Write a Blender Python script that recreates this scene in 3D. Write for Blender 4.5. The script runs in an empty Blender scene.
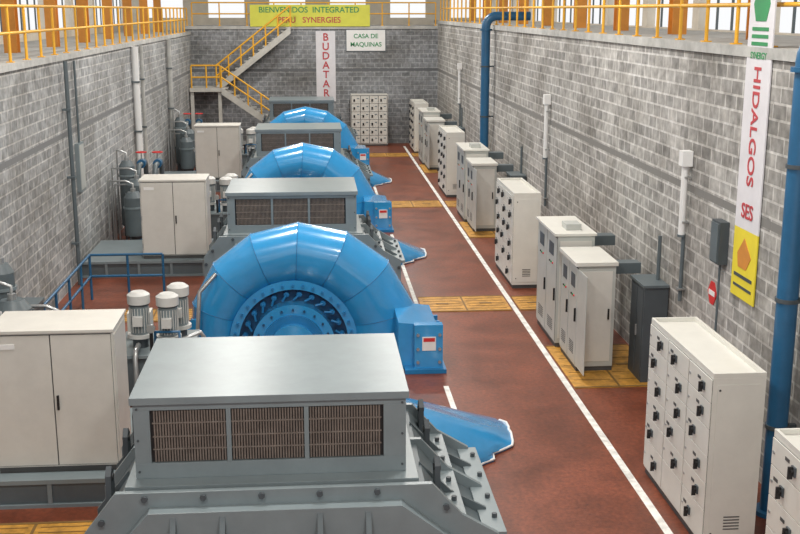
import bpy, bmesh, math, random
from mathutils import Vector, Matrix
random.seed(3)
S=13.2
MATS={}
def nt(m):
    m.use_nodes=True
    return m.node_tree.nodes,m.node_tree.links
def paint(name,col,rough=.5,metal=0.,var=.12,scale=2.5,emit=None,fine=0,coat=0):
    m=bpy.data.materials.new(name); N,L=nt(m); b=N['Principled BSDF']
    b.inputs['Roughness'].default_value=rough; b.inputs['Metallic'].default_value=metal
    if coat: b.inputs['Coat Weight'].default_value=coat; b.inputs['Coat Roughness'].default_value=.08
    tc=N.new('ShaderNodeTexCoord'); no=N.new('ShaderNodeTexNoise'); no.inputs['Scale'].default_value=scale
    no.inputs['Detail'].default_value=7; no.inputs['Roughness'].default_value=.65
    L.new(tc.outputs['Object'],no.inputs['Vector'])
    cr=N.new('ShaderNodeValToRGB'); c=Vector(col)
    cr.color_ramp.elements[0].position=.34; cr.color_ramp.elements[1].position=.66
    cr.color_ramp.elements[0].color=(*(c*(1-var)),1); cr.color_ramp.elements[1].color=(*[min(1,x*(1+var)) for x in col],1)
    L.new(no.outputs['Fac'],cr.inputs['Fac']); cur=cr.outputs['Color']
    if fine:
        n2=N.new('ShaderNodeTexNoise'); n2.inputs['Scale'].default_value=14; n2.inputs['Detail'].default_value=8; n2.inputs['Roughness'].default_value=.8
        L.new(tc.outputs['Object'],n2.inputs['Vector'])
        c2=N.new('ShaderNodeValToRGB'); c2.color_ramp.elements[0].position=.35; c2.color_ramp.elements[1].position=.65
        L.new(n2.outputs['Fac'],c2.inputs['Fac'])
        m2=N.new('ShaderNodeMix'); m2.data_type='RGBA'; m2.blend_type='OVERLAY'; m2.inputs['Factor'].default_value=fine
        L.new(cur,m2.inputs['A']); L.new(c2.outputs['Color'],m2.inputs['B']); cur=m2.outputs['Result']
        bp=N.new('ShaderNodeBump'); bp.inputs['Strength'].default_value=.15; bp.inputs['Distance'].default_value=.01
        L.new(n2.outputs['Fac'],bp.inputs['Height']); L.new(bp.outputs[0],b.inputs['Normal'])
        mr=N.new('ShaderNodeMapRange'); mr.inputs['To Min'].default_value=rough-.12; mr.inputs['To Max'].default_value=rough+.15
        L.new(no.outputs['Fac'],mr.inputs['Value']); L.new(mr.outputs[0],b.inputs['Roughness'])
    L.new(cur,b.inputs['Base Color'])
    if emit: 
        b.inputs['Emission Color'].default_value=(*col,1); b.inputs['Emission Strength'].default_value=emit
    MATS[name]=m; return m
def brick(name,axis,c1,c2,mort,dark):
    m=bpy.data.materials.new(name); N,L=nt(m); b=N['Principled BSDF']; b.inputs['Roughness'].default_value=.9
    tc=N.new('ShaderNodeTexCoord'); sp=N.new('ShaderNodeSeparateXYZ'); cb=N.new('ShaderNodeCombineXYZ')
    L.new(tc.outputs['Object'],sp.inputs[0]); L.new(sp.outputs[axis],cb.inputs[0]); L.new(sp.outputs['Z'],cb.inputs[1])
    br=N.new('ShaderNodeTexBrick'); L.new(cb.outputs[0],br.inputs['Vector'])
    br.inputs['Color1'].default_value=(*c1,1); br.inputs['Color2'].default_value=(*c2,1); br.inputs['Mortar'].default_value=(*mort,1)
    br.inputs['Scale'].default_value=1; br.inputs['Brick Width'].default_value=.44; br.inputs['Row Height'].default_value=.22
    br.inputs['Mortar Size'].default_value=.018; br.inputs['Bias'].default_value=-.1
    no=N.new('ShaderNodeTexNoise'); no.inputs['Scale'].default_value=.45; no.inputs['Detail'].default_value=8; no.inputs['Roughness'].default_value=.7
    L.new(tc.outputs['Object'],no.inputs['Vector'])
    cr=N.new('ShaderNodeValToRGB'); cr.color_ramp.elements[0].position=.36; cr.color_ramp.elements[1].position=.6
    cr.color_ramp.elements[0].color=(dark,dark*.97,dark*.92,1); cr.color_ramp.elements[1].color=(1.1,1.1,1.1,1)
    L.new(no.outputs['Fac'],cr.inputs['Fac'])
    mx=N.new('ShaderNodeMix'); mx.data_type='RGBA'; mx.blend_type='MULTIPLY'; mx.inputs['Factor'].default_value=1
    L.new(br.outputs['Color'],mx.inputs['A']); L.new(cr.outputs['Color'],mx.inputs['B'])
    n2=N.new('ShaderNodeTexNoise'); n2.inputs['Scale'].default_value=6; n2.inputs['Detail'].default_value=6
    L.new(tc.outputs['Object'],n2.inputs['Vector'])
    m2=N.new('ShaderNodeMix'); m2.data_type='RGBA'; m2.blend_type='OVERLAY'; m2.inputs['Factor'].default_value=.8
    L.new(mx.outputs['Result'],m2.inputs['A']); L.new(n2.outputs['Fac'],m2.inputs['B'])
    cur=m2.outputs['Result']
    for zc in (3.63,):
        s=N.new('ShaderNodeMath'); s.operation='SUBTRACT'; s.inputs[1].default_value=zc; L.new(sp.outputs['Z'],s.inputs[0])
        a=N.new('ShaderNodeMath'); a.operation='ABSOLUTE'; L.new(s.outputs[0],a.inputs[0])
        lt=N.new('ShaderNodeMath'); lt.operation='LESS_THAN'; lt.inputs[1].default_value=.06; L.new(a.outputs[0],lt.inputs[0])
        m3=N.new('ShaderNodeMix'); m3.data_type='RGBA'; L.new(lt.outputs[0],m3.inputs['Factor']); L.new(cur,m3.inputs['A'])
        m3.inputs['B'].default_value=(c1[0]*.5,c1[1]*.5,c1[2]*.5,1); cur=m3.outputs['Result']
    L.new(cur,b.inputs['Base Color'])
    bp=N.new('ShaderNodeBump'); bp.inputs['Strength'].default_value=.6; bp.inputs['Distance'].default_value=.015
    L.new(br.outputs['Fac'],bp.inputs['Height']); bp.invert=True; L.new(bp.outputs[0],b.inputs['Normal'])
    MATS[name]=m
brick('block_side','Y',(.41,.40,.38),(.255,.25,.24),(.56,.55,.53),.55)
brick('block_left','Y',(.37,.38,.385),(.25,.26,.265),(.50,.50,.49),.6)
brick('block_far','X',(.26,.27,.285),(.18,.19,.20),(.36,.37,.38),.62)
paint('floor_red',(.165,.043,.02),.38,var=.32,scale=.9,fine=.4)
paint('line_white',(.75,.74,.70),.6,var=.25,scale=4)
paint('yellow_plate',(.50,.25,.04),.5,var=.35,scale=5)
paint('yellow_dark',(.20,.11,.03),.6)
paint('yellow',(.80,.42,.03),.45,var=.08)
paint('orange',(.62,.25,.04),.5,var=.1)
paint('grey_gen',(.20,.24,.255),.33,var=.07)
paint('grey_dark',(.065,.078,.088),.5,var=.1)
paint('grey_mid',(.105,.13,.142),.42,var=.1)
paint('mesh_brown',(.17,.14,.12),.6,var=.2,scale=8)
paint('black',(.012,.012,.013),.4)
paint('cab_white',(.68,.67,.62),.4,var=.04)
paint('cab_cream',(.63,.615,.57),.42,var=.05)
paint('cab_grey',(.46,.475,.45),.42,var=.05)
paint('seam',(.07,.07,.07),.6)
paint('blue',(.03,.31,.66),.24,var=.08,scale=1.5,coat=1.0)
paint('blue_seam',(.015,.19,.44),.35,var=.1)
paint('blue_dark',(.01,.07,.16),.4)
paint('pipe_blue',(.02,.11,.23),.35,var=.12)
paint('steel',(.45,.46,.46),.35,.7)
paint('motor',(.58,.58,.56),.4,var=.05)
paint('concrete',(.44,.44,.42),.85,var=.2)
paint('wall_cream',(.68,.63,.54),.8,var=.08)
paint('roof',(.45,.46,.46),.8)
paint('white',(.8,.8,.79),.5,var=.03)
paint('red',(.6,.03,.03),.5)
paint('red_print',(.50,.06,.07),.6)
paint('green',(.03,.26,.09),.5)
paint('banner_yellow',(.80,.66,.04),.6,var=.05)
paint('banner_lime',(.64,.64,.08),.6,var=.05)
paint('banner_white',(.70,.69,.72),.6,var=.05)
paint('lamp_glow',(1,.97,.9),.5,emit=6)
paint('tile',(.50,.49,.45),.7)

class B:
    def __init__(s): s.v=[];s.f=[];s.m=[];s.sm=[];s.mats=[]
    def mi(s,n):
        if n not in s.mats: s.mats.append(n)
        return s.mats.index(n)
    def add(s,vs,fs,mat,smooth=False):
        o=len(s.v); s.v+= [tuple(v) for v in vs]; k=s.mi(mat)
        for f in fs: s.f.append([i+o for i in f]); s.m.append(k); s.sm.append(smooth)
    def box(s,x0,x1,y0,y1,z0,z1,mat):
        v=[(x,y,z) for z in (z0,z1) for y in (y0,y1) for x in (x0,x1)]
        s.add(v,[(0,2,3,1),(4,5,7,6),(0,1,5,4),(2,6,7,3),(0,4,6,2),(1,3,7,5)],mat)
    def cyl(s,p0,p1,r0,mat,r1=None,n=14,caps=True):
        if r1 is None:r1=r0
        p0=Vector(p0);p1=Vector(p1);d=(p1-p0).normalized()
        a=d.orthogonal().normalized();b=d.cross(a)
        v=[];
        for p,r in((p0,r0),(p1,r1)):
            for i in range(n):
                t=2*math.pi*i/n; v.append(p+(a*math.cos(t)+b*math.sin(t))*r)
        s.add(v,[(i,(i+1)%n,n+(i+1)%n,n+i) for i in range(n)],mat,True)
        if caps:
            s.add(v[:n],[tuple(range(n))[::-1]],mat); s.add(v[n:],[tuple(range(n))],mat)
    def tube(s,pts,r,mat,n=8):
        pts=[Vector(p) for p in pts]; rings=[]
        prev=None
        for i,p in enumerate(pts):
            if i==0:d=pts[1]-p
            elif i==len(pts)-1:d=p-pts[i-1]
            else:d=(pts[i+1]-p).normalized()+(p-pts[i-1]).normalized()
            d.normalize()
            if prev is None:a=d.orthogonal().normalized()
            else:
                a=prev-d*prev.dot(d)
                a=a.normalized() if a.length>1e-4 else d.orthogonal().normalized()
            prev=a;b=d.cross(a)
            rings.append([p+(a*math.cos(2*math.pi*k/n)+b*math.sin(2*math.pi*k/n))*r for k in range(n)])
        v=[q for R in rings for q in R]; f=[]
        for i in range(len(pts)-1):
            for k in range(n): f.append((i*n+k,i*n+(k+1)%n,(i+1)*n+(k+1)%n,(i+1)*n+k))
        s.add(v,f,mat,True)
        s.add(rings[0],[tuple(range(n))[::-1]],mat); s.add(rings[-1],[tuple(range(n))],mat)
    def prismY(s,pts,y0,y1,mat):
        n=len(pts); v=[(x,y0,z) for x,z in pts]+[(x,y1,z) for x,z in pts]
        s.add(v,[tuple(range(n)),tuple(range(2*n-1,n-1,-1))]+[(i,n+i,n+(i+1)%n,(i+1)%n) for i in range(n)],mat)
    def prismX(s,pts,x0,x1,mat):
        n=len(pts); v=[(x0,y,z) for y,z in pts]+[(x1,y,z) for y,z in pts]
        s.add(v,[tuple(range(n)),tuple(range(2*n-1,n-1,-1))]+[(i,n+i,n+(i+1)%n,(i+1)%n) for i in range(n)],mat)
    def make(s,name,org=(0,0,0),bevel=0,cut0=False):
        o=Vector(org)
        me=bpy.data.meshes.new(name); me.from_pydata([Vector(v)-o for v in s.v],[],s.f)
        for i,p in enumerate(me.polygons): p.material_index=s.m[i]; p.use_smooth=s.sm[i]
        for n in s.mats: me.materials.append(MATS[n])
        bm=bmesh.new(); bm.from_mesh(me)
        if cut0:
            bmesh.ops.bisect_plane(bm,geom=bm.verts[:]+bm.edges[:]+bm.faces[:],plane_co=(0,0,0.002-o.z),plane_no=(0,0,1),clear_inner=True)
        bmesh.ops.recalc_face_normals(bm,faces=bm.faces[:]); bm.to_mesh(me); bm.free()
        ob=bpy.data.objects.new(name,me); ob.location=o; bpy.context.scene.collection.objects.link(ob)
        if bevel:
            b=ob.modifiers.new('Bevel','BEVEL'); b.width=bevel; b.segments=2; b.limit_method='ANGLE'; b.angle_limit=math.radians(50)
        return ob
def copy(ob,dy,dx=0):
    c=ob.copy(); c.location=ob.location+Vector((dx,dy,0)); bpy.context.scene.collection.objects.link(c); return c
def text(par,name,body,loc,size,rot,mat,align='CENTER',sx=1):
    cu=bpy.data.curves.new(name,'FONT'); cu.body=body; cu.size=size; cu.extrude=.003; cu.align_x=align; cu.align_y='CENTER'; cu.offset=.004*size/.3
    cu.materials.append(MATS[mat]); o=bpy.data.objects.new(name,cu); bpy.context.scene.collection.objects.link(o)
    o.parent=par; o.location=Vector(loc)-par.location; o.rotation_euler=rot; o.scale=(sx,1,1); return o
FACE_Y=(math.pi/2,0,0); FACE_X=(math.pi/2,0,-math.pi/2)
RX=Matrix.Rotation(-math.pi/2,3,'Z')@Matrix.Rotation(math.pi/2,3,'X')
DOWN_X=(RX@Matrix.Rotation(-math.pi/2,3,'Z')).to_euler()
YF=55.0; YN=-3.0; XR=6.2; XL=-5.85
# ---------- shell
b=B(); b.box(XL,XR,YN,YF,-.3,0,'floor_red'); b.make('floor')
b=B(); b.box(XR,XR+.3,YN,YF,-.3,5.85,'block_side'); b.box(XR-.04,XR+.34,YN,YF,5.85,6.0,'concrete'); b.make('wall_right')
b=B(); b.box(XL-.3,XL,YN,YF,-.3,5.35,'block_left'); b.box(XL-.34,XL+.04,YN,YF,5.35,5.48,'concrete'); b.make('wall_left')
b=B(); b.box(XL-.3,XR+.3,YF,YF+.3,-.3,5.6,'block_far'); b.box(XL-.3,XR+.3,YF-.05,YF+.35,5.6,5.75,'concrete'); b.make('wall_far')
b=B(); b.box(XR+.34,XR+3.8,YN,YF+5,5.8,5.98,'concrete'); b.make('gallery_floor_right')
b=B(); b.box(XL-3.8,XL-.34,YN,YF+5,5.28,5.46,'concrete'); b.make('gallery_floor_left')
b=B(); b.box(XL-.34,XR+.34,YF+.35,YF+5,5.55,5.73,'concrete'); b.make('gallery_floor_far')
def outer(name,x,z0,sgn,zs):
    b=B(); x0,x1=(x,x+.25) if sgn>0 else (x-.25,x)
    b.box(x0,x1,YN,YF+5,z0,zs,'wall_cream'); b.box(x0,x1,YN,YF+5,9.3,11.0,'wall_cream')
    y=YN
    while y<YF+5:
        b.box(x0,x1,y,y+.5,zs,9.3,'wall_cream')
        for k in (1,2,3): b.box(x0+.1,x1-.1,y+.5+k*1.0-.03,y+.5+k*1.0+.03,zs,9.3,'grey_mid')
        b.box(x0+.1,x1-.1,y+.5,y+4.5,7.3,7.36,'grey_mid')
        y+=4.5
    b.make(name)
outer('wall_gallery_right',XR+3.8,5.8,1,6.02)
outer('wall_gallery_left',XL-3.8,5.28,-1,5.8)
b=B(); b.box(XL-4.05,XR+4.05,YF+5,YF+5.25,5.3,6.1,'wall_cream'); b.box(XL-4.05,XR+4.05,YF+5,YF+5.25,8.6,11,'wall_cream')
x=XL-4.05
while x<XR+3:
    b.box(x,x+1.3,YF+5,YF+5.25,6.1,8.6,'wall_cream'); x+=3.2
b.box(XR+3,XR+4.05,YF+5,YF+5.25,6.1,8.6,'wall_cream')
b.make('wall_gallery_far')
b=B(); b.box(XL-4.1,XR+4.1,YN,YF+5.3,11.0,11.2,'roof')
b.make('ceiling')
def cols(name,x,z0,z1):
    b=B()
    y=10.5
    while y<58:
        b.box(x-.16,x+.16,y-.02,y+.0,z0,z1,'orange'); b.box(x-.16,x+.16,y+.28,y+.3,z0,z1,'orange'); b.box(x-.02,x+.02,y,y+.28,z0,z1,'orange')
        y+=4.5
    b.box(x-.2,x+.2,YN,YF+4,z1,z1+.5,'yellow')
    b.make(name)
cols('crane_column_row',XR+1.8,5.98,9.2)
cols('crane_column_row',XL-1.6,5.46,9.2)
def railing(name,pts,z,h=1.1,sp=1.5,mat='yellow',r=.032):
    b=B(); p0=Vector(pts[0]);p1=Vector(pts[1]);L=(p1-p0).length;n=max(1,round(L/sp))
    for i in range(n+1):
        p=p0.lerp(p1,i/n); b.cyl((p.x,p.y,z),(p.x,p.y,z+h),r,mat,n=8); b.box(p.x-.07,p.x+.07,p.y-.07,p.y+.07,z,z+.02,mat)
    for hh in (h,h*.52): b.tube([(p0.x,p0.y,z+hh),(p1.x,p1.y,z+hh)],r,mat)
    return b.make(name)
railing('gallery_railing',[(XR+.14,YN,0),(XR+.14,YF+.1,0)],6.0,sp=1.3)
railing('gallery_railing',[(XL-.14,YN,0),(XL-.14,YF+.1,0)],5.48,sp=1.3)
railing('gallery_railing',[(XL+.1,YF+.15,0),(XR-.1,YF+.15,0)],5.75,sp=1.3)
# ---------- floor markings / plates
b=B(); b.box(4.37,4.48,YN,53.6,0,.006,'line_white'); b.make('floor_line')
b=B(); 
for y0,y1 in ((-2,18.4),(21.2,32),(34.4,46),(47.6,53)): b.box(2.22,2.31,y0,y1,0,.006,'line_white')
b.make('floor_line')
def plate(x0,x1,y0,y1,n):
    b=B(); b.box(x0,x1,y0,y1,0,.012,'yellow_plate')
    w=(x1-x0)/n
    for i in range(n):
        b.box(x0+w*i+w*.5-.14,x0+w*i+w*.5+.14,(y0+y1)/2-.05,(y0+y1)/2+.05,.012,.02,'yellow_dark')
        for k in range(1,6): b.box(x0+w*i+.08,x0+w*(i+1)-.08,y0+(y1-y0)*k/6-.008,y0+(y1-y0)*k/6+.008,.012,.017,'yellow_dark')
    for i in range(1,n): b.box(x0+w*i-.02,x0+w*i+.02,y0,y1,.012,.016,'yellow_dark')
    for a in ((x0,x1,y0,y0+.05),(x0,x1,y1-.05,y1)): b.box(*a,.012,.018,'yellow_dark')
    return b.make('floor_cover_plate')
for k in range(4):
    d=k*S
    if k<3:
        plate(2.35,4.33,23.3+d,24.6+d,2); plate(-5.6,-2.5,23.0+d,24.0+d,3); plate(4.52,6.15,18.1+d,20.6+d,2)
        plate(4.52,6.15,23.3+d,24.5+d,2)
plate(-5.6,-2.7,12.6,13.5,3)
# ---------- generator
def gen(shaft=True):
    b=B(); X0,X1,Y0,Y1=-1.93,.93,11.0,13.1
    b.box(X0,X1,Y0+.05,Y1,1.67,2.5,'grey_gen')
    b.box(X0-.03,X1+.03,Y0-.03,Y1+.03,2.5,2.58,'grey_gen')
    b.box(X0,X1,Y0,Y0+.05,1.67,1.84,'grey_gen'); b.box(X0,X1,Y0,Y0+.05,2.43,2.5,'grey_gen')
    b.box(X0,-1.76,Y0,Y0+.05,1.84,2.43,'grey_gen'); b.box(.69,X1,Y0,Y0+.05,1.84,2.43,'grey_gen')
    w=(.69+1.76)/3
    for i in range(3):
        a=-1.76+w*i
        b.box(a,a+w,Y0+.042,Y0+.048,1.84,2.43,'black')
        if i: b.box(a-.025,a+.025,Y0-.004,Y0+.05,1.84,2.43,'grey_gen')
        n=26
        for k in range(n):
            x=a+.03+(w-.06)*(k+.5)/n; b.box(x-.009,x+.009,Y0+.015,Y0+.04,1.85,2.42,'mesh_brown')
        for z in (1.99,2.13,2.28): b.box(a+.02,a+w-.02,Y0+.012,Y0+.042,z-.006,z+.006,'mesh_brown')
    for x in (X0+.04,X1-.04):
        for z in (1.75,2.1,2.45): b.cyl((x,Y0-.01,z),(x,Y0,z),.014,'grey_dark',n=6)
    prof=[(-2.05,1.6),(-2.35,1.15),(-2.35,0.0),(1.78,0.0),(1.78,1.0),(1.42,1.22),(1.12,1.6)]
    b.prismY(prof,10.75,13.1,'grey_mid')
    b.box(-2.02,1.05,10.8,13.1,1.6,1.67,'grey_gen')
    big=[(-2.1,1.66),(-2.45,1.2),(-2.45,0.0),(1.90,0.0),(1.90,1.06),(1.5,1.3),(1.18,1.66)]
    for y in (10.66,11.9,13.05): b.prismY(big,y,y+.07,'grey_gen')
    for y in (11.3,12.5):
        b.prismY([(1.1,1.64),(1.46,1.28),(1.86,1.06),(1.86,.2),(1.8,.2),(1.78,1.0),(1.42,1.2),(1.1,1.5)],y,y+.04,'grey_mid')
        b.prismY([(-2.06,1.64),(-2.42,1.2),(-2.42,.2),(-2.35,.2),(-2.35,1.1),(-2.05,1.5)],y,y+.04,'grey_mid')
    b.box(1.38,1.56,10.75,13.1,1.2,1.26,'grey_gen'); b.box(1.76,2.0,10.75,13.1,.98,1.04,'grey_gen'); b.box(1.76,2.0,10.75,13.1,.1,.16,'grey_gen')
    for y in (10.95,12.05,12.75):
        for x in (1.27,-2.22):
            b.prismX([(y,1.35),(y+.22,1.35),(y+.2,1.72),(y+.11,1.8),(y+.02,1.72)],x-.03,x+.03,'grey_dark')
            b.cyl((x-.04,y+.11,1.68),(x+.04,y+.11,1.68),.04,'black',n=8)
    for y in (11.1,11.6,12.2,12.8):
        for x,z in ((1.47,1.26),(1.92,1.04)): b.cyl((x,y,z),(x,y,z+.05),.03,'grey_dark',n=6)
    b.prismY([(-1.75,1.5),(-2.1,1.1),(-2.1,0.02),(1.5,0.02),(1.5,1.0),(.85,1.5)],10.5,10.66,'grey_gen')
    for x in (-1.5,-1.0,.0,.5):
        b.prismX([(10.5,1.45),(10.1,.7),(10.1,0.0),(10.5,0.0)],x-.03,x+.03,'grey_mid')
    b.cyl((-.5,10.6,.3),(-.5,9.9,.3),.29,'grey_gen',n=24)
    b.box(-1.0,0,9.9,10.5,0,.28,'grey_mid')
    for x,z in [(-2.4,1.05),(-2.4,.7),(1.85,.9),(1.85,.6),(-2.25,1.35),(1.33,1.4),(-1.8,1.6),(-1.2,1.6),(-.6,1.6),(0,1.6),(.6,1.6)]:
        b.cyl((x,10.62,z),(x,10.67,z),.035,'grey_dark',n=6)
    if shaft:
        b.prismY([(-1.9,1.2),(-2.0,0),(1.1,0),(1.0,1.2),(.5,1.55),(-1.4,1.55)],13.12,13.5,'grey_gen')
        b.cyl((-.45,13.5,.3),(-.45,17.0,.3),.2,'steel',n=20)
        b.cyl((-.45,15.9,.3),(-.45,16.2,.3),.29,'grey_mid',n=20)
        b.box(-1.0,.1,17.0,17.75,0,.45,'grey_gen'); b.cyl((-.45,17.0,.45),(-.45,17.75,.45),.4,'grey_gen',n=20)
    return b.make('generator',(-.5,12.7,0),bevel=.012)
g=gen()
for k in (1,2): copy(g,S*k)
g4=gen(False); g4.location.y+=S*3-.9
# ---------- turbine spiral casing
def turb():
    b=B(); C=Vector((-.45,21,.2)); Ri=1.13
    def rr(t):
        pts=[(-40,.70),(0,.66),(90,.56),(180,.43),(240,.36)]
        for (a,ra),(c,rc) in zip(pts,pts[1:]):
            if a<=t<=c: return ra+(rc-ra)*(t-a)/(c-a)
        return .4
    st=24; seg=[-33+st*i for i in range(11)]; n=40
    rings=[]
    for t in seg:
        r=rr(t); th=math.radians(t); rad=Vector((math.cos(th),0,math.sin(th)))
        rings.append([C+rad*((Ri+r+math.cos(2*math.pi*j/n)*r)*(1/math.cos(math.radians(st/2)) if math.cos(2*math.pi*j/n)>-.2 else 1))+Vector((0,1,0))*math.sin(2*math.pi*j/n)*r for j in range(n)])
    for i in range(len(seg)-1):
        v=rings[i]+rings[i+1]
        b.add(v,[(j,(j+1)%n,n+(j+1)%n,n+j) for j in range(n)],'blue',True)
    for R in rings:
        b.tube(R+[R[0]],.008,'blue_seam',n=5)
    def annulus(r0,r1,y0,y1,mat,n=48):
        v=[]
        for r,y in ((r0,y0),(r1,y0),(r1,y1),(r0,y1)):
            for j in range(n):
                t=2*math.pi*j/n; v.append((C.x+r*math.cos(t),y,C.z+r*math.sin(t)))
        f=[]
        for q in range(4):
            for j in range(n): f.append((q*n+j,q*n+(j+1)%n,((q+1)%4)*n+(j+1)%n,((q+1)%4)*n+j))
        b.add(v,f,mat)
    annulus(1.06,1.24,20.62,21.4,'blue'); annulus(.05,1.08,20.8,20.98,'blue_dark')
    annulus(.55,.80,20.45,20.85,'blue'); annulus(.45,.6,20.35,20.8,'blue_seam'); annulus(.2,.46,20.2,20.8,'blue')
    for j in range(24):
        t=2*math.pi*(j+.5)/24; c,s_=math.cos(t),math.sin(t)
        p=Vector((C.x+.95*c,20.68,C.z+.95*s_)); b.cyl(p,p+Vector((0,.2,0)),.055,'blue_seam',n=8)
        q=Vector((C.x+.84*math.cos(t+.12),20.66,C.z+.84*math.sin(t+.12))); b.tube([p+Vector((0,-.02,0)),q],.025,'blue_seam',n=6)
    for j in range(36):
        t=2*math.pi*j/36; p=Vector((C.x+1.14*math.cos(t),20.57,C.z+1.14*math.sin(t))); b.cyl(p,p+Vector((0,.06,0)),.028,'blue_seam',n=6)
    for j in range(20):
        t=2*math.pi*j/20; p=Vector((C.x+.70*math.cos(t),20.41,C.z+.70*math.sin(t))); b.cyl(p,p+Vector((0,.05,0)),.025,'blue_dark',n=6)
    b.cyl((C.x,17.8,C.z+.1),(C.x,20.3,C.z),.18,'steel',n=16)
    b.prismY([(1.5,0),(2.28,0),(2.22,.82),(1.9,.86),(1.5,.9)],19.4,20.9,'blue')
    b.box(1.78,2.3,19.2,19.4,0,.9,'blue'); b.box(1.6,2.36,19.1,21.0,0,.08,'blue_seam')
    for z in (.2,.45,.72):
        for x in (1.84,2.24): b.cyl((x,19.16,z),(x,19.2,z),.03,'steel',n=6)
    b.box(1.92,2.17,19.185,19.199,.42,.68,'white'); b.box(1.94,2.15,19.18,19.186,.59,.66,'red')
    for y in (19.6,20.0,20.4): b.box(2.2,2.33,y-.03,y+.03,.08,.75,'blue_seam')
    b.box(-2.75,-2.2,20.5,21.6,0,.12,'blue_seam'); b.prismY([(-2.7,.12),(-2.25,.12),(-2.2,.7),(-2.4,.7)],20.6,20.68,'blue'); b.prismY([(-2.7,.12),(-2.25,.12),(-2.2,.7),(-2.4,.7)],21.3,21.38,'blue')
    b.tube([(C.x,21.3,.2),(C.x,22.2,.2),(C.x,22.8,.0),(C.x,23.1,-.5)],.8,'blue',n=24)
    b.cyl((C.x,21.9,.2),(C.x,22.0,.2),.9,'blue_seam',n=28)
    b.tube([(-1.9,20.6,1.6),(-2.2,20.4,1.3),(-2.3,20.3,.05)],.04,'steel')
    return b.make('turbine_spiral_casing',(-.45,21,0),cut0=True)
t=turb()
for k in (1,2): copy(t,S*k)
# ---------- blue penstock cover
def chute():
    b=B(); nu,nv=18,12; top=[]
    for i in range(nu+1):
        u=i/nu
        for j in range(nv+1):
            v=j/nv
            s0=Vector((.95,13.6+1.75*v,1.0))
            e=Vector((2.3,14.75,.03)).lerp(Vector((2.95,16.65,.03)),v)+Vector((.3*math.sin(math.pi*v),0,0))
            p=s0.lerp(e,u); p.z+=.24*math.sin(math.pi*v)*(1-u)**.7 + .07*math.sin(math.pi*v*5)*(u*(1-u))
            p.z=max(p.z,.03)
            if i==nu: p+=Vector((random.uniform(-.08,.08),random.uniform(-.04,.04),0))
            top.append(p)
    m=nv+1
    b.add(top,[(i*m+j,(i+1)*m+j,(i+1)*m+j+1,i*m+j+1) for i in range(nu) for j in range(nv)],'blue',True)
    bot=[Vector((p.x,p.y,0)) for p in top]
    edge=[j for j in range(m)]+[i*m+nv for i in range(1,nu+1)]+[nu*m+j for j in range(nv-1,-1,-1)]+[i*m for i in range(nu-1,0,-1)]
    L=len(edge); vs=[top[i] for i in edge]+[bot[i] for i in edge]
    b.add(vs,[(i,(i+1)%L,L+(i+1)%L,L+i) for i in range(L)],'blue_seam')
    rim=[top[nu*m+j]+Vector((.0,0,.005)) for j in range(m)]; b.tube(rim,.02,'white',n=6)
    return b.make('penstock_cover',(2.2,14.8,0))
c=chute()
for k in (1,2): copy(c,S*k)
# ---------- left platform and cabinets
def plat():
    b=B(); b.box(-5.8,-2.68,14.0,16.6,.0,.34,'grey_mid'); b.box(-5.8,-2.6,13.95,16.65,.34,.4,'grey_gen')
    for x in (-5.2,-4.4,-3.6,-2.8): b.box(x-.03,x+.03,13.96,14.0,0,.34,'grey_gen')
    b.box(-5.8,-2.62,13.95,14.0,0,.05,'grey_gen')
    b.box(-2.68,-2.62,13.97,16.6,0,.05,'grey_gen')
    return b.make('steel_platform',(-4.2,15.3,0))
p=plat()
for k in (1,2): copy(p,S*k)
def cabL():
    b=B(); x0,x1,y0,y1,z0,z1=-4.32,-2.7,14.2,15.2,.4,2.4
    b.box(x0+.02,x1-.02,y0+.03,y1-.02,z0,z0+.08,'seam')
    b.box(x0,x1,y0+.02,y1,z0+.08,z1-.04,'cab_cream'); b.box(x0-.02,x1+.02,y0-.01,y1+.02,z1-.04,z1,'cab_cream')
    xm=(x0+x1)/2
    b.box(x0+.02,x1-.02,y0+.016,y0+.021,z0+.1,z1-.06,'seam')
    for a,c in ((x0+.025,xm-.008),(xm+.008,x1-.025)):
        b.box(a,c,y0,y0+.018,z0+.11,z1-.07,'cab_cream')
    b.box(xm+.04,xm+.07,y0-.03,y0,1.3,1.5,'black'); 
    b.box(x0+.1,x0+.35,y0-.006,y0,z1-.25,z1-.18,'white')
    for z in (.7,1.4,2.1): b.cyl((x0+.02,y0-.01,z),(x0+.02,y0-.01,z+.1),.012,'steel',n=6)
    b.box(x1,x1+.012,y0+.08,y1-.06,z0+.12,z1-.1,'cab_cream')
    return b.make('electrical_cabinet',(-3.51,14.8,.4),bevel=.01)
c=cabL()
for k in (1,2): copy(c,S*k)
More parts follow.
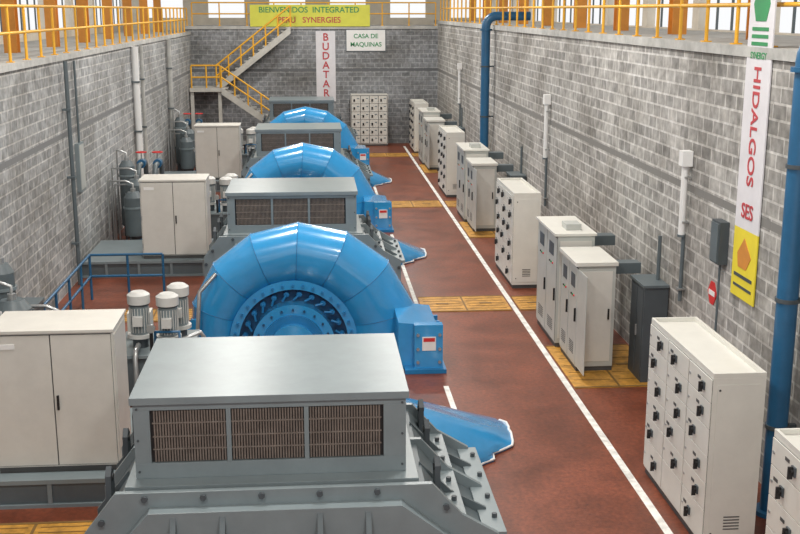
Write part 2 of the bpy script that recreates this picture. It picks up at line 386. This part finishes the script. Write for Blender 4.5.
def gov():
    b=B()
    b.box(-3.35,-2.15,17.8,19.2,0,.85,'grey_mid'); b.box(-3.4,-2.1,17.75,19.25,.85,.9,'grey_gen')
    for x,y in ((-3.0,18.3),(-2.5,18.15),(-2.4,18.8)):
        b.cyl((x,y,.9),(x,y,1.08),.13,'grey_dark',n=16); b.cyl((x,y,1.08),(x,y,1.14),.21,'motor',n=18)
        b.cyl((x,y,1.14),(x,y,1.64),.155,'grey_gen',n=20)
        for j in range(20):
            t=2*math.pi*j/20; c_,s_=math.cos(t),math.sin(t)
            b.tube([(x+.165*c_,y+.165*s_,1.18),(x+.165*c_,y+.165*s_,1.60)],.009,'motor',n=4)
        b.cyl((x,y,1.64),(x,y,1.67),.17,'grey_dark',n=20); b.cyl((x,y,1.67),(x,y,1.82),.19,'motor',n=20); b.cyl((x,y,1.82),(x,y,1.87),.19,'motor',r1=.12,n=20)
        b.box(x-.08,x+.08,y-.26,y-.15,1.32,1.48,'motor')
    b.tube([(-3.0,18.05,1.0),(-3.0,17.75,1.0),(-3.0,17.65,.9),(-3.0,17.65,.05)],.045,'steel')
    b.tube([(-2.3,18.4,.98),(-2.0,18.4,1.1),(-1.95,18.45,1.0),(-1.95,18.45,.05)],.04,'steel')
    b.tube([(-2.7,17.95,.9),(-2.7,17.95,1.25),(-2.3,17.95,1.25),(-2.3,17.95,.9)],.03,'pipe_blue')
    b.box(-2.12,-2.0,17.9,18.3,.4,.85,'cab_white'); b.cyl((-2.75,17.85,.9),(-2.75,17.85,1.3),.03,'black',n=10); b.cyl((-2.75,17.81,1.34),(-2.75,17.88,1.34),.07,'steel',n=14)
    b.box(-3.3,-2.9,18.8,19.15,.9,1.35,'cab_white')
    return b.make('hydraulic_power_unit',(-2.75,18.5,0))
c=gov()
for k in (1,2): copy(c,S*k)
def accum():
    b=B()
    for x,y,h,r in ((-4.95,31.0,2.0,.3),(-4.95,30.3,1.75,.26),(-5.35,31.9,2.4,.22),(-4.3,31.3,1.5,.2)):
        for a in range(3):
            t=2*math.pi*a/3; b.cyl((x+r*.8*math.cos(t),y+r*.8*math.sin(t),0),(x+r*.8*math.cos(t),y+r*.8*math.sin(t),.5),.03,'grey_dark',n=6)
        b.cyl((x,y,.35),(x,y,.45),r*.6,'grey_mid',r1=r,n=18); b.cyl((x,y,.45),(x,y,h-.25),r,'grey_mid',n=20)
        b.cyl((x,y,h-.25),(x,y,h-.1),r,'grey_mid',r1=r*.6,n=20); b.cyl((x,y,h-.1),(x,y,h),.07,'steel',n=10)
        b.cyl((x,y,h-.55),(x,y,h-.5),r+.03,'grey_gen',n=20)
        b.tube([(x,y,h-.02),(x,y,h+.12),(x-.2,y,h+.2),(-5.62,y,h+.2),(-5.65,y,.0)],.03,'steel')
    b.cyl((-4.6,30.4,.0),(-4.6,30.4,1.1),.03,'steel',n=6); b.cyl((-4.6,30.35,1.15),(-4.6,30.42,1.15),.1,'steel',n=14)
    b.box(-5.6,-5.0,32.4,33.2,0,1.3,'grey_dark'); b.box(-5.62,-4.98,32.38,33.22,1.3,1.36,'grey_mid')
    b.tube([(-4.95,30.3,.3),(-4.0,30.3,.3),(-3.7,30.3,.35),(-3.7,31.4,.35)],.05,'pipe_blue')
    return b.make('pressure_accumulator',(-5.1,31,0))
a=accum(); copy(a,S); copy(a,-S)
def manifold():
    b=B()
    for x in (-5.4,-4.9):
        b.tube([(x,34.2,0),(x,34.2,1.5),(x,34.4,1.8),(x,35.6,1.8),(x,35.8,1.6),(x,35.8,0)],.08,'grey_mid',n=12)
        for z in (.5,1.2): b.cyl((x,34.2,z),(x,34.2,z+.06),.14,'grey_dark',n=14)
        b.cyl((x,35.0,1.88),(x,35.0,2.15),.025,'steel',n=6)
        ring=[(x+.16*math.cos(2*math.pi*k/16),35.0+.16*math.sin(2*math.pi*k/16),2.15) for k in range(17)]; b.tube(ring,.018,'red',n=6)
        b.tube([(x-.16,35,2.15),(x+.16,35,2.15)],.012,'red',n=6); b.cyl((x,34.85,1.8),(x,35.15,1.8),.14,'pipe_blue',n=14)
    b.box(-5.6,-4.7,34.6,35.4,0,.5,'grey_dark'); b.box(-4.6,-4.2,34.4,34.8,0,.9,'yellow_plate')
    return b.make('valve_manifold',(-5.2,35,0))
m_=manifold(); copy(m_,S)
def brail():
    b=B()
    for y in (20.6,21.6,22.8,24.0,25.0): b.cyl((-5.15,y,0),(-5.15,y,1.05),.03,'pipe_blue',n=8)
    for z in (.55,1.05): b.tube([(-5.15,20.6,z),(-5.15,25,z)],.03,'pipe_blue')
    for x in (-4.3,-3.5):
        b.cyl((x,25.0,0),(x,25.0,1.05),.03,'pipe_blue',n=8)
    for z in (.55,1.05): b.tube([(-5.15,25,z),(-3.5,25,z)],.03,'pipe_blue')
    return b.make('blue_handrail',(-5.15,22.7,0))
c=brail()
# ---------- right switchgear (type A)
def cabA(y0,y1):
    b=B(); x0,x1,z1=4.66,5.32,2.25
    b.box(x0+.03,x1-.02,y0+.02,y1-.02,0,.09,'seam'); b.box(x0+.015,x1,y0,y1,.09,z1,'cab_white')
    for a in ((x0+.015,x1,y0,y0+.03),(x0+.015,x1,y1-.03,y1),(x0+.015,x0+.05,y0+.03,y1-.03),(x1-.04,x1,y0+.03,y1-.03)): b.box(*a,z1,z1+.06,'cab_white')
    n=3; w=(y1-y0)/n
    b.box(x0+.010,x0+.0155,y0+.01,y1-.01,.12,z1-.02,'seam')
    for i in range(n):
        a=y0+w*i; 
        zs=[.12,.55,.9,1.25,1.6,1.93,z1-.02]
        for z,zz in zip(zs,zs[1:]): b.box(x0,x0+.012,a+.012,a+w-.012,z+.005,zz-.005,'cab_white')
        for k,(z,zz) in enumerate(zip(zs,zs[1:])):
            zc=(z+zz)/2; yc=a+w*(.32 if (i+k)%3 else .6)
            if k==0 and i==1: continue
            b.box(x0-.02,x0,yc-.045,yc+.045,zc-.05,zc+.05,'grey_dark'); b.box(x0-.07,x0-.02,yc-.012,yc+.012,zc-.08,zc+.05,'black'); b.cyl((x0-.05,yc,zc),(x0-.02,yc,zc),.03,'black',n=8)
            b.box(x0-.006,x0,yc+.12,yc+.22,zc+.03,zc+.07,'seam')
            b.cyl((x0-.012,a+w-.07,zc),(x0,a+w-.07,zc),.018,'steel',n=8)
    b.box(x0+.07,x1-.06,y0-.008,y0,.16,z1-.08,'cab_white')
    for k in range(5): b.box(x0+.25,x0+.45,y0-.014,y0-.008,.3+k*.04,.315+k*.04,'seam')
    for z in (.25,2.1): b.cyl((x0+.1,y0-.014,z),(x0+.1,y0-.008,z),.015,'seam',n=6)
    return b.make('switchgear_cabinet',(5.01,(y0+y1)/2,0),bevel=.006)
a=cabA(12.05,14.5)
copy(a,S);copy(a,2*S);copy(a,2.94*S); cc=copy(a,-4.2)
def cabB():
    b=B()
    def unit(y0,y1,z1,x0,x1,nd,roof=.05):
        b.box(x0+.03,x1,y0+.02,y1-.02,0,.1,'seam'); b.box(x0+.015,x1,y0,y1,.1,z1,'cab_grey')
        b.box(x0-.05,x1+.03,y0-.04,y1+.04,z1,z1+roof,'cab_white')
        b.box(x0+.009,x0+.0155,y0+.02,y1-.02,.13,z1-.04,'seam'); w=(y1-y0)/nd
        for i in range(nd):
            a=y0+w*i; b.box(x0,x0+.011,a+.025,a+w-.012,.14,z1-.05,'cab_grey')
            b.box(x0-.035,x0,a+.06,a+.085,.95,1.2,'black')
            b.box(x0-.008,x0,a+w*.3,a+w*.75,z1-.45,z1-.2,'grey_dark')
            for k in range(6): b.box(x0-.006,x0,a+w*.25,a+w*.75,.3+k*.04,.315+k*.04,'seam')
            for k in range(3): b.cyl((x0-.02,a+w*(.35+.15*k),z1-.6),(x0,a+w*(.35+.15*k),z1-.6),.02,('red','green','black')[k],n=8)
        b.box(x0+.06,x1-.06,y0-.008,y0,.2,z1-.1,'cab_cream'); b.box(x1-.13,x1-.1,y0-.035,y0-.008,1.0,1.2,'black')
    unit(19.0,20.3,2.0,4.72,5.42,2,.07)
    unit(20.5,22.3,2.25,4.66,5.4,2,.05)
    b.prismY([(4.72,.14),(4.72,1.95),(4.735,1.95),(4.735,.14)],18.35,19.0,'cab_grey')
    b.box(5.42,6.0,19.4,19.7,1.75,1.95,'grey_mid'); b.box(5.4,6.0,21.2,21.5,1.9,2.1,'grey_mid')
    b.box(4.9,5.2,20.8,21.2,2.3,2.42,'cab_grey')
    return b.make('control_cabinet',(5.05,20.6,0),bevel=.006)
c=cabB(); copy(c,S); copy(c,2*S)
b=B(); b.box(5.75,6.18,18.3,19.1,0,1.75,'grey_dark'); b.box(5.72,6.18,18.27,19.13,1.75,1.8,'grey_mid'); b.box(5.74,5.75,18.35,18.68,.1,1.7,'grey_dark'); b.box(5.74,5.75,18.72,19.05,.1,1.7,'grey_dark'); b.box(5.71,5.74,18.63,18.66,.8,1.0,'steel')  # shadowed dark frame by the wall, its shade put in as dark grey cabinet
b.tube([(6.1,18.7,1.8),(6.1,18.7,2.6)],.035,'grey_mid')
c=b.make('shadow_dark_cabinet',(5.96,18.7,0),bevel=.006); copy(c,S); copy(c,2*S)
# far switchboard
b=B(); X0,X1,Y0=1.85,3.65,53.9
b.box(X0,X1,Y0+.02,Y0+.8,.08,2.5,'cab_cream'); b.box(X0+.03,X1-.03,Y0+.05,Y0+.78,0,.08,'seam'); b.box(X0+.02,X1-.02,Y0+.012,Y0+.021,.12,2.46,'seam')
for i in range(4):
    for k in range(6):
        x=X0+.04+i*.435; z=.14+k*.385
        b.box(x,x+.41,Y0,Y0+.015,z,z+.365,'cab_cream'); b.box(x+.08,x+.16,Y0-.03,Y0,z+.1,z+.22,'black'); b.box(x+.25,x+.36,Y0-.008,Y0,z+.22,z+.27,'grey_gen')
b.make('switchboard',(2.75,54.3,0),bevel=.008)
# ---------- pipes
def arc_pipe(name,x,y,r,ztop,ex):
    b=B(); pts=[(x,y,0),(x,y,ztop-.35)]
    for i in range(1,9):
        t=math.pi/2*i/8; pts.append((x+.35*(1-math.cos(t)),y,ztop-.35+.35*math.sin(t)))
    pts.append((x+ex,y,ztop)); b.tube(pts,r,'pipe_blue',n=18)
    for z in (1.2,2.9,4.6):
        b.cyl((x,y,z),(x,y,z+.05),r+.02,'grey_dark',n=18); b.box(x,XR,y-.03,y+.03,z,z+.05,'grey_dark')
    b.cyl((x,y,.0),(x,y,.06),r+.08,'pipe_blue',n=18); b.cyl((x,y,ztop-.48),(x,y,ztop-.42),r+.05,'pipe_blue',n=18)
    return b.make(name,(x,y,0))
arc_pipe('water_pipe',5.95,13.05,.135,6.25,1.6)
arc_pipe('water_pipe',5.9,37.8,.15,6.3,1.5)
def wl(y,z0,z1,zb):
    b=B(); b.cyl((6.1,y,z0),(6.1,y,z1),.055,'white',n=12); b.box(6.02,6.19,y-.1,y+.1,z1,z1+.25,'white'); b.cyl((6.1,y,z0-.04),(6.1,y,z0),.07,'grey_mid',n=12)
    b.cyl((6.14,y,zb),(6.14,y,z0),.035,'grey_mid',n=8)
    for z in (z0+.2,z1-.2,zb+.2): b.box(6.08,6.2,y-.07,y+.07,z,z+.03,'steel')
    b.make('wall_conduit',(6.1,y,z0))
wl(17.6,2.85,4.0,1.7); wl(28.6,2.7,4.1,1.4); wl(46,2.7,4.1,1.4)
b=B(); b.box(6.05,6.195,15.75,16.1,2.75,3.4,'grey_dark'); b.box(6.03,6.05,15.78,16.07,2.78,3.37,'grey_mid'); b.tube([(6.15,15.92,2.75),(6.15,15.92,.1)],.02,'grey_mid'); b.make('junction_box',(6.12,15.9,2.75))
b=B(); b.prismX([(16.2,2.0),(16.34,2.0),(16.46,2.18),(16.34,2.36),(16.2,2.36),(16.08,2.18)],6.185,6.2,'red'); b.box(6.18,6.185,16.15,16.4,2.14,2.22,'white'); b.make('warning_sign',(6.19,16.4,2.1))
b=B(); b.cyl((6.08,16.4,1.0),(6.08,16.4,1.5),.09,'red',n=16); b.cyl((6.08,16.4,1.5),(6.08,16.4,1.57),.09,'red',r1=.04,n=16); b.cyl((6.08,16.4,1.57),(6.08,16.4,1.66),.03,'black',n=8); b.tube([(6.08,16.4,1.62),(6.05,16.25,1.55),(6.07,16.27,1.1)],.015,'black'); b.box(6.1,6.2,16.36,16.44,1.2,1.26,'steel')
b.make('fire_extinguisher',(6.08,16.4,1.0))
for y,r,mt in ((36.8,.11,'white'),(38.2,.06,'concrete'),(45.5,.1,'concrete'),(26.5,.05,'grey_mid')):
    b=B(); b.cyl((XL+.13,y,0),(XL+.13,y,5.35),r,mt,n=12)
    for z in (1,2.6,4.2): b.box(XL,XL+.14+r,y-r-.03,y+r+.03,z,z+.05,'grey_mid')
    b.make('wall_pipe',(XL+.13,y,0))
b=B(); b.box(XL,XL+.12,19.3,20.3,3.6,4.5,'pipe_blue'); b.box(XL+.12,XL+.13,19.4,20.2,3.7,4.4,'grey_gen'); b.make('wall_panel',(XL,20.1,3.7))
b=B(); b.box(XL,XL+.1,27.5,28.1,2.1,3.3,'grey_gen'); b.box(XL+.1,XL+.11,27.55,28.05,2.15,3.25,'cab_grey'); b.tube([(XL+.06,27.8,3.3),(XL+.06,27.8,5.3)],.03,'grey_mid'); b.make('wall_panel',(XL,27.9,2.6))
# ---------- banners/signs
Y0,Y1=14.62,15.48; Yc=(Y0+Y1)/2
b=B(); b.box(6.165,6.185,Y0,Y1,2.4,3.42,'banner_yellow'); b.box(6.165,6.185,Y0,Y1,3.42,7.0,'banner_white')
b.cyl((6.175,Y0-.05,7.0),(6.175,Y1+.05,7.0),.025,'steel',n=8)
b.prismX([(Yc+.2,2.85),(Yc-.1,2.85),(Yc-.25,3.05),(Yc+.02,3.3),(Yc+.25,3.05)],6.158,6.165,'orange'); b.box(6.158,6.165,Y0+.1,Y1-.1,2.70,2.75,'grey_dark'); b.box(6.158,6.165,Y0+.1,Y1-.1,2.55,2.59,'grey_dark')
b.prismX([(Yc-.18,6.35),(Yc+.18,6.35),(Yc+.28,6.58),(Yc+.18,6.8),(Yc-.18,6.8),(Yc-.28,6.58)],6.158,6.165,'green')
for z in (6.02,6.12,6.22): b.box(6.158,6.165,Y0+.15,Y1-.15,z,z+.05,'green')
ban=b.make('hanging_banner',(6.175,Yc,4.6))
text(ban,'lettering','HIDALGOS',(6.16,Yc,4.9),.33,DOWN_X,'red_print',sx=1.05)
text(ban,'caption','SES',(6.158,Yc,3.68),.30,FACE_X,'red_print'); text(ban,'heading','SYNERGY',(6.158,Yc,5.88),.13,FACE_X,'green')
b=B(); b.box(-2.95,2.85,YF-.1,YF-.07,5.72,6.75,'banner_lime')
ban=b.make('yellow_banner',(0,YF-.08,6.2))
text(ban,'line_a','BIENVENIDOS  INTEGRATED',(-.1,YF-.11,6.5),.38,FACE_Y,'green'); text(ban,'line_b','PERU   SYNERGIES',(-.1,YF-.11,6.02),.38,FACE_Y,'red_print')
b=B(); b.box(1.7,3.6,YF-.05,YF-.01,4.55,5.55,'white'); b.box(1.66,3.64,YF-.03,YF-.005,4.51,5.59,'grey_mid'); sg=b.make('wall_sign',(2.65,YF-.03,5))
text(sg,'line_a','CASA DE',(2.65,YF-.06,5.25),.3,FACE_Y,'green'); text(sg,'line_b','MAQUINAS',(2.65,YF-.06,4.85),.3,FACE_Y,'green')
b=B(); b.box(.2,1.15,YF-.04,YF-.01,2.1,5.5,'banner_white'); vb=b.make('vertical_banner',(.68,YF-.03,3.8))
for i,ch in enumerate("BUDATAR"): text(vb,'letter_%d'%i,ch,(.68,YF-.055,5.2-.45*i),.5,FACE_Y,'red_print')
# ---------- stairs
b=B()
b.box(-5.8,-4.3,53.2,54.95,2.72,2.9,'tile')
def flight(xa,za,xb,zb,y0,y1):
    n=max(2,round(abs(zb-za)/.18)); 
    for i in range(n):
        x=xa+(xb-xa)*i/n; x2=xa+(xb-xa)*(i+1)/n; z=za+(zb-za)*(i+1)/n if zb>za else za+(zb-za)*(i)/n
        b.box(min(x,x2),max(x,x2)+.02,y0,y1,z-.05,z,'concrete')
    for y in (y0-.04,y1-.04): b.prismY([(xa,za-.3),(xb,zb-.3),(xb,zb+.05),(xa,za+.05)],y,y+.04,'tile')
    m=6
    for i in range(m+1):
        x=xa+(xb-xa)*i/m; z=za+(zb-za)*i/m; b.cyl((x,y0,z),(x,y0,z+1.0),.04,'yellow',n=6)
    for h in (1.0,.5): b.tube([(xa,y0,za+h),(xb,y0,zb+h)],.04,'yellow')
flight(-4.3,2.9,-.6,.3,53.2,54.0)
flight(-4.6,2.9,-1.0,5.7,54.15,54.85)
for x in (-5.7,-5.0,-4.35): b.cyl((x,53.25,2.9),(x,53.25,3.95),.04,'yellow',n=6)
for z in (3.4,3.95): b.tube([(-5.7,53.25,z),(-4.35,53.25,z)],.04,'yellow')
for x in (-5.7,-4.4): b.box(x-.08,x+.08,53.3,53.46,0,2.72,'tile')
b.make('staircase',(-3.5,54,0))
# ---------- lamps
for i,y in enumerate((4,13,22,31,40,49)):
    for x in (-2.6,3.0):
        b=B(); b.cyl((x,y,10.0),(x,y,10.3),.45,'steel',r1=.15,n=20); b.cyl((x,y,10.3),(x,y,10.6),.08,'grey_dark',n=10); b.tube([(x,y,10.6),(x,y,10.999)],.02,'grey_dark',n=6); b.cyl((x,y,9.98),(x,y,10.0),.40,'lamp_glow',n=20)
        f=b.make('high_bay_lamp',(x,y,10.0))
        l=bpy.data.lights.new('lamp_light','AREA'); l.shape='DISK'; l.size=1.2; l.energy=400; l.color=(1,.965,.91)
        lo=bpy.data.objects.new('lamp_light',l); bpy.context.scene.collection.objects.link(lo); lo.parent=f; lo.location=(0,0,-.06)
w=bpy.data.worlds.new('World'); bpy.context.scene.world=w; w.use_nodes=True
bg=w.node_tree.nodes['Background']; bg.inputs[0].default_value=(.98,.99,1,1); bg.inputs[1].default_value=1.0
bpy.context.scene.view_settings.view_transform='Standard'
# ---------- camera
cam=bpy.data.cameras.new('camera'); cam.sensor_width=36; cam.lens=1100/800*36
co=bpy.data.objects.new('camera',cam); bpy.context.scene.collection.objects.link(co)
co.location=(0,0,6.5); co.rotation_euler=(math.radians(90-13.15),0,math.radians(-4.5))
bpy.context.scene.camera=co
